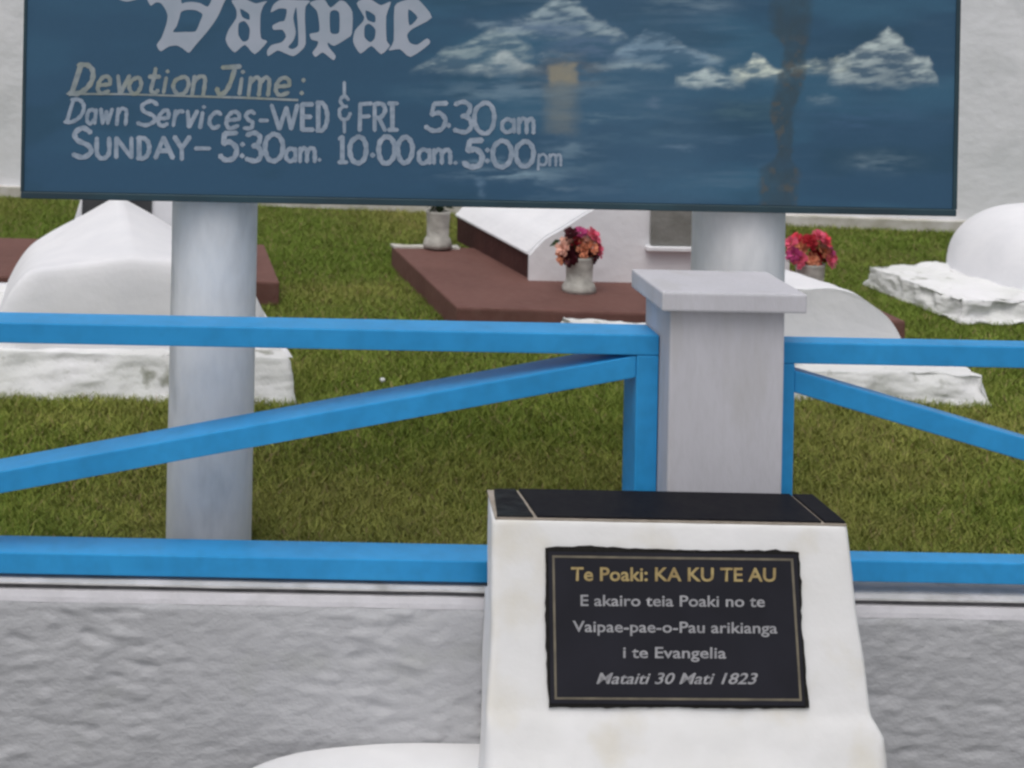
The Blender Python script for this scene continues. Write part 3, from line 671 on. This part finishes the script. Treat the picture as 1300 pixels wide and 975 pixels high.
# E : flat brown slab behind it
b = bmesh.new(); hexa(b, [(-1.25,6.56,0),(.386,6.54,0),(.36,7.36,0),(-1.3,7.42,0)], [(-1.25,6.56,.10),(.386,6.54,.10),(.36,7.36,.10),(-1.3,7.42,.10)]); bevel(b,.008,2)
gE = thing('slab_grave', (-.4, 6.95, 0), 'low flat reddish-brown grave slab behind the white mound grave', 'grave')
bm_obj('slab', b, 'brown', gE)
# F : brown slab with white vaulted tomb
gF = thing('vault_tomb', (2.0, 7.0, 0), 'white vaulted tomb with maroon sides on a reddish-brown slab, between the two sign posts', 'grave')
b = bmesh.new(); cs = [(1.057,6.146),(2.77,6.06),(2.66,7.35),(.958,7.39)]
hexa(b, [(x,y,-.01) for x,y in cs], [(x,y,.10) for x,y in cs]); bevel(b,.009,2); bm_obj('slab', b, 'brown', gF)
b = bmesh.new(); hexa(b, [(.962,7.33,.099),(1.27,7.325,.099),(1.265,7.385,.099),(.955,7.39,.099)], [(.962,7.33,.108),(1.27,7.325,.108),(1.265,7.385,.108),(.955,7.39,.108)]); rough(b,.006,20,6); bm_obj('mortar_patch', b, 'footing', gF)
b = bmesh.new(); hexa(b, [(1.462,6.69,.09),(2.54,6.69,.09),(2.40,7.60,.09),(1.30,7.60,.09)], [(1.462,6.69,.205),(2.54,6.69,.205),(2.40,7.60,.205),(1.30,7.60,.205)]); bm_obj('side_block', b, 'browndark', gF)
prof = arch(.55, .10, [(.55,.205),(.485,.275),(.415,.318),(.29,.40),(.15,.47),(0,.50)])
b = bmesh.new(); prism_xz(b, [(2.0+x,z) for x,z in prof], 6.668, 6.695); bm_obj('front_face', b, 'white', gF)
prof = arch(.556, .206, [(.556,.214),(.488,.279),(.418,.322),(.29,.404),(.15,.474),(0,.504)])
b = bmesh.new(); prism_xz(b, [(2.0+x,z) for x,z in prof], 6.697, 7.62, -.15)
o = bm_obj('roof', b, 'white', gF)
b = bmesh.new(); c0, c1 = P(827,262,6.65), P(905,313,6.65); box(b, c0.x, c1.x, 6.640, 6.667, c1.z, .56); bevel(b,.004,1); pF = bm_obj('plaque', b, 'greystone', gF)
b = bmesh.new(); box(b, c0.x-.02, c1.x+.02, 6.625, 6.667, c1.z-.022, c1.z-.001); bevel(b,.004,1); bm_obj('ledge', b, 'white', gF)
# B : white vault behind the pillar
gB = thing('vault_grave', (2.05, 5.7, 0), 'small white vault grave on a rough white slab, just behind and right of the pillar', 'grave', GRP)
quad_slab([(1.58,5.33),(2.72,5.27),(2.705,5.87),(1.42,6.14)], -.02, .09, 50, .014, 9, 'whiterough', 'base', gB, .01, 11, .04, .05)
prof = arch(.36, .06, [(.36,.10),(.34,.175),(.295,.243),(.235,.290),(.17,.328),(.09,.342),(0,.338)])
b = bmesh.new()
sec = []
for k in range(11):
    t = k/10; y = 5.50+.5*t; h = 1-.11*t; e = .02 if k == 0 else 0
    sec.append([b.verts.new((2.16-.04*t+x*(1-e*.6), y-(.012 if k==1 else 0)+.004*noise.noise(Vector((x*9,z*9,k))), .06+(z-.06)*h*(1-e)+.004*noise.noise(Vector((x*7,k*.8,3))))) for x, z in prof])
for A, B in zip(sec, sec[1:]):
    for i in range(len(A)-1): b.faces.new((A[i],A[i+1],B[i+1],B[i]))
b.faces.new(sec[0][::-1]); b.faces.new(sec[-1]); o = bm_obj('vault', b, 'white', gB)
# D : white vault at the right edge
gD = thing('vault_grave', (3.7, 6.9, 0), 'white round-topped vault grave on a jagged-edged white slab at the right end of the lawn', 'grave', GRP)
quad_slab([(3.17,6.44),(4.35,6.50),(4.28,7.55),(3.08,7.20)], .0, .095, 54, .017, 8, 'whiterough', 'base', gD, .008, 23, .07, .03)
vs = []; fs = []; NA, NE = 64, 26
for j in range(NE+1):
    e = math.pi/2*j/NE*.9999; ce, se = math.cos(e)**(2/2.5), math.sin(e)**(2/2.3)
    for i in range(NA):
        a = 2*math.pi*i/NA; c, q = math.cos(a), math.sin(a)
        x = .40*ce*math.copysign(abs(c)**(2/2.3), c); y = .44*ce*math.copysign(abs(q)**(2/2.8), q)
        z = .07+.335*se; k = 1+.010*noise.noise(Vector((x*7,y*7,z*7)))
        vs.append((3.87+x*k*.995-y*.08, 7.02+y*k+x*.08, z*k))
for j in range(NE):
    for i in range(NA): fs.append((j*NA+i, j*NA+(i+1)%NA, (j+1)*NA+(i+1)%NA, (j+1)*NA+i))
py_obj('dome', vs, fs, 'white', gD, True)

# ------------------------------------------------------------------ flower pots
def bloom_mesh(name, r, seed):
    rr = random.Random(seed); vs = []; fs = []
    for ring, (n, rad, lift) in enumerate(((7, r, .25), (6, r*.75, .6), (4, r*.45, 1.1))):
        for k in range(n):
            a = 2*math.pi*(k+rr.random()*.4)/n+ring*.4; w_ = math.pi/n*1.25
            L = rad*(.85+.3*rr.random()); b0 = len(vs)
            for (q, s, h) in ((.12,-.2,0),(.12,.2,0),(.6,.9,.5),(.6,-.9,.5),(1,.45,.75+.3*rr.random()),(1,-.45,.8)):
                ang = a+s*w_; vs.append((math.cos(ang)*L*q, math.sin(ang)*L*q, L*h*lift+ring*r*.08))
            fs.append((b0,b0+1,b0+2,b0+3)); fs.append((b0+3,b0+2,b0+4,b0+5))
    me = bpy.data.meshes.new(name); me.from_pydata(vs, [], fs); me.materials.append(M[name.split('_')[0]]); me.update()
    me.polygons.foreach_set('use_smooth', [True]*len(me.polygons)); return me
BL = {k: bloom_mesh(k+'_bloom', .034, i) for i, k in enumerate(PET)}
lv = bpy.data.meshes.new('leaf'); lv.from_pydata([(0,0,0),(.012,.02,.004),(0,.05,.0),(-.012,.02,.004),(0,.02,-.003)], [], [(0,1,4),(1,2,4),(2,3,4),(3,0,4)]); lv.materials.append(M['stem'])
def pot(x, y, z, r, h, blooms, label, leafy=0, spread=.085, sd=1):
    rr = random.Random(sd)
    t = thing('flower_pot', (x,y,z), label, 'flower pot', 'flower pots on the brown tomb slab')
    b = bmesh.new(); n = 24; pr = [(0,0),(r*1.22,0),(r*1.22,h*.12),(r*1.08,h*.25),(r*.94,h*.3),(r*.96,h*.6),(r*1.02,h*.94),(r*1.06,h),(r*.92,h),(r*.88,h*.85),(0,h*.82)]
    rings = []
    for (q, zz_) in pr:
        rings.append([b.verts.new((x+q*math.cos(2*math.pi*i/n)*(1+.03*noise.noise(Vector((i,zz_*20,sd)))), y+q*math.sin(2*math.pi*i/n), z+zz_)) for i in range(n)] if q else [b.verts.new((x,y,z+zz_))])
    for A, B in zip(rings, rings[1:]):
        for i in range(n):
            f = [A[i%len(A)],A[(i+1)%len(A)],B[(i+1)%len(B)],B[i%len(B)]]
            f = [v for k, v in enumerate(f) if v not in f[:k]]
            if len(f) > 2: b.faces.new(f)
    bm_obj('pot', b, 'pot', t, True)
    stems = []
    for k, (c, dx, dz) in enumerate(blooms):
        dy = rr.uniform(-.045,.02)
        o = bpy.data.objects.new('flower', BL[c]); C.objects.link(o); o.parent = t
        o.location = (dx, dy, h+dz); d = Vector((dx*1.2, -.05+dy*.6, dz*.7+.01)); o.rotation_euler = d.to_track_quat('Z','Y').to_euler()
        s = rr.uniform(.85,1.15); o.scale = (s,s,s); stems.append((dx,dy,h+dz))
    vs = []; fs = []
    for (dx,dy,dz) in stems:
        b0 = len(vs); vs += [(x-.002,y,z+h*.8),(x+.002,y,z+h*.8),(x+dx+.002,y+dy+.004,z+dz),(x+dx-.002,y+dy+.004,z+dz)]; fs.append((b0,b0+1,b0+2,b0+3))
    if vs: py_obj('stems', vs, fs, 'stem', t)
    for k in range(leafy):
        o = bpy.data.objects.new('leaf', lv); C.objects.link(o); o.parent = t
        a = rr.uniform(0,6.28); q = rr.uniform(0,spread)
        o.location = (q*math.cos(a), q*math.sin(a)*.6, h+rr.uniform(-.005,.07)); o.rotation_euler = (rr.uniform(-1,1.2), rr.uniform(-1,1), rr.uniform(0,6.28)); s = rr.uniform(.8,1.3); o.scale = (s,s,s)
    return t
p1 = G(735,370,.10)
pot(p1.x, p1.y, .10, .056, .145, [('pale',-.075,.035),('peach',-.07,.0),('pale',-.055,.06),('maroon',-.05,-.005),('maroon',-.045,.095),('crimson',-.03,.035),('crimson',-.02,.065),('magenta',.0,.095),('maroon',-.015,.01),('peach',.015,.02),('peach',.02,.055),('pale',.03,.075),('peach',.045,.04),('rose',.065,.06),('pink',.07,.03),('pink',.05,.085),('maroon',.045,.005)],
    'grey pot with a red, maroon and peach bouquet before the vaulted tomb face', 8, sd=3)
pot(2.54, 6.42, .10, .056, .145, [('pink',-.085,.08),('magenta',-.08,.04),('pink',-.06,.02),('rose',-.05,.095),('peach',-.04,.065),('crimson',-.02,.10),('rose',.0,.075),('maroon',-.03,.0),('peach',-.005,.02),('crimson',.02,.03),('pale',.035,.085),('peach',.045,.05),('pink',.06,.02),('pink',.085,.02),('magenta',.07,.05),('pink',.02,.115),('rose',.04,.10)],
    'flower pot with a mostly pink and rose bouquet seen right of the pillar', 8, sd=9)
pot(1.165, 7.33, .108, .054, .17, [], 'grey pot with dark leaves and no blooms on the slab\'s back left corner', 40, .07, 5)
# ------------------------------------------------------------------ small pale pebble on the grass
pb = G(485,494,0); b = bmesh.new(); bmesh.ops.create_icosphere(b, subdivisions=2, radius=.009, matrix=Matrix.Translation((pb.x,pb.y,.03))); rough(b,.004,60)
tag(bm_obj('pebble', b, 'whiterough', None, True, origin=(pb.x,pb.y,.0)), 'tiny pale pebble lying in the grass below the left panel brace', 'pebble')

# ------------------------------------------------------------------ grass
def inq(x, y, q):
    ok = np.ones(len(x), bool)
    for (x0,y0),(x1,y1) in zip(q, q[1:]+q[:1]): ok &= ((x1-x0)*(y-y0)-(y1-y0)*(x-x0)) > 0
    return ok
NB = 620000
t_ = rng.random(NB); gy = 3.868+5.5*t_**1.25; gxx = rng.uniform(-.55, 1.0, NB)*(.42*gy+0)+.0; gxx = -.22*gy-.15+rng.random(NB)*(.86*gy+.35)
keep = np.ones(NB, bool)
for q in ([(-.90,5.20),(.34,5.19),(.22,6.38),(-1.03,6.39)], [(-1.22,6.58),(.37,6.56),(.35,7.34),(-1.28,7.4)], [(1.07,6.16),(2.75,6.08),(2.65,7.34),(.97,7.37)], [(1.52,5.36),(2.66,5.34),(2.66,5.83),(1.50,6.0)], [(3.3,6.62),(4.3,6.65),(4.25,7.45),(3.2,7.12)], [(1.30,6.8),(2.5,6.8),(2.38,7.58),(1.3,7.58)]):
    keep &= ~inq(gxx, gy, q)
for cx in (.069, 1.405): keep &= ~((np.abs(gxx-cx) < .12) & (gy < 4.06))
wl = fa.y+(gxx-fa.x)*(fb.y-fa.y)/(fb.x-fa.x); keep &= gy < wl-.06
gxx = gxx[keep]; gy = gy[keep]; n = len(gxx)
patch = fbm(gxx*1.6+20, gy*1.6+3, 61); patch2 = fbm(gxx*7+20, gy*7+3, 71)
h = rng.uniform(.012,.030,n)*(.55+.9*patch2)
for q, e in (([(-1.0,5.0),(.5,5.0),(.3,5.2),(-1.0,5.2)],1.25), ([(1.3,5.15),(2.9,5.15),(2.8,5.35),(1.4,5.35)],1.2), ([(.85,6.0),(2.9,5.9),(2.8,6.15),(1.0,6.2)],1.1)): h = np.where(inq(gxx,gy,q), h*e, h)
a = rng.uniform(0,2*np.pi,n); lean = rng.uniform(.1,1.9,n)*h; la = rng.uniform(0,2*np.pi,n); wd = rng.uniform(.0016,.0034,n)
base = np.stack([gxx,gy,lawnz(gy)-.006],1)
s = np.stack([np.cos(a)*wd, np.sin(a)*wd, np.zeros(n)],1)
tip = base+np.stack([np.cos(la)*lean, np.sin(la)*lean, h],1)
co = np.stack([base-s, base+s, tip],1).reshape(-1,3).astype(np.float32)
dry_and_lift = np.clip((patch-.47)*2.4+rng.normal(0,.25,n)+.50*np.clip(1-(gy-3.9)/2.6,0,1)-.12+.5*np.clip((gy-8.1)/.7,0,1), 0, 1)[:,None]; green_lift = (rng.random(n)*np.clip(1.15-(gy-4.5)/3.2,.25,1))[:,None]  # dry patches, plus near blades coloured lighter to offset the signboard's shade
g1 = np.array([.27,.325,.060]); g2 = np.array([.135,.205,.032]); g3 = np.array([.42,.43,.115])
cc = (g1*green_lift+g2*(1-green_lift))*(1-dry_and_lift)+(g3*(.55+.5*green_lift))*dry_and_lift
dead = rng.random(n) < .05; cc[dead] = np.array([.36,.27,.14])
cc *= (.72+.56*fbm(gxx*14, gy*14, 91))[:,None]
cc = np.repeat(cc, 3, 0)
me = bpy.data.meshes.new('grass'); me.vertices.add(3*n); me.vertices.foreach_set('co', co.ravel())
me.loops.add(3*n); me.loops.foreach_set('vertex_index', np.arange(3*n, dtype=np.int32)); me.polygons.add(n)
me.polygons.foreach_set('loop_start', np.arange(0,3*n,3,dtype=np.int32)); me.polygons.foreach_set('loop_total', np.full(n,3,np.int32)); me.update()
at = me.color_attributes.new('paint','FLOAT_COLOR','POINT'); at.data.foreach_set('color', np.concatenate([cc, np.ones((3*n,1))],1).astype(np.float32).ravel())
gm = bpy.data.materials.new('grass_blades'); gm.use_nodes = True; nn = gm.node_tree; bs = nn.nodes['Principled BSDF']
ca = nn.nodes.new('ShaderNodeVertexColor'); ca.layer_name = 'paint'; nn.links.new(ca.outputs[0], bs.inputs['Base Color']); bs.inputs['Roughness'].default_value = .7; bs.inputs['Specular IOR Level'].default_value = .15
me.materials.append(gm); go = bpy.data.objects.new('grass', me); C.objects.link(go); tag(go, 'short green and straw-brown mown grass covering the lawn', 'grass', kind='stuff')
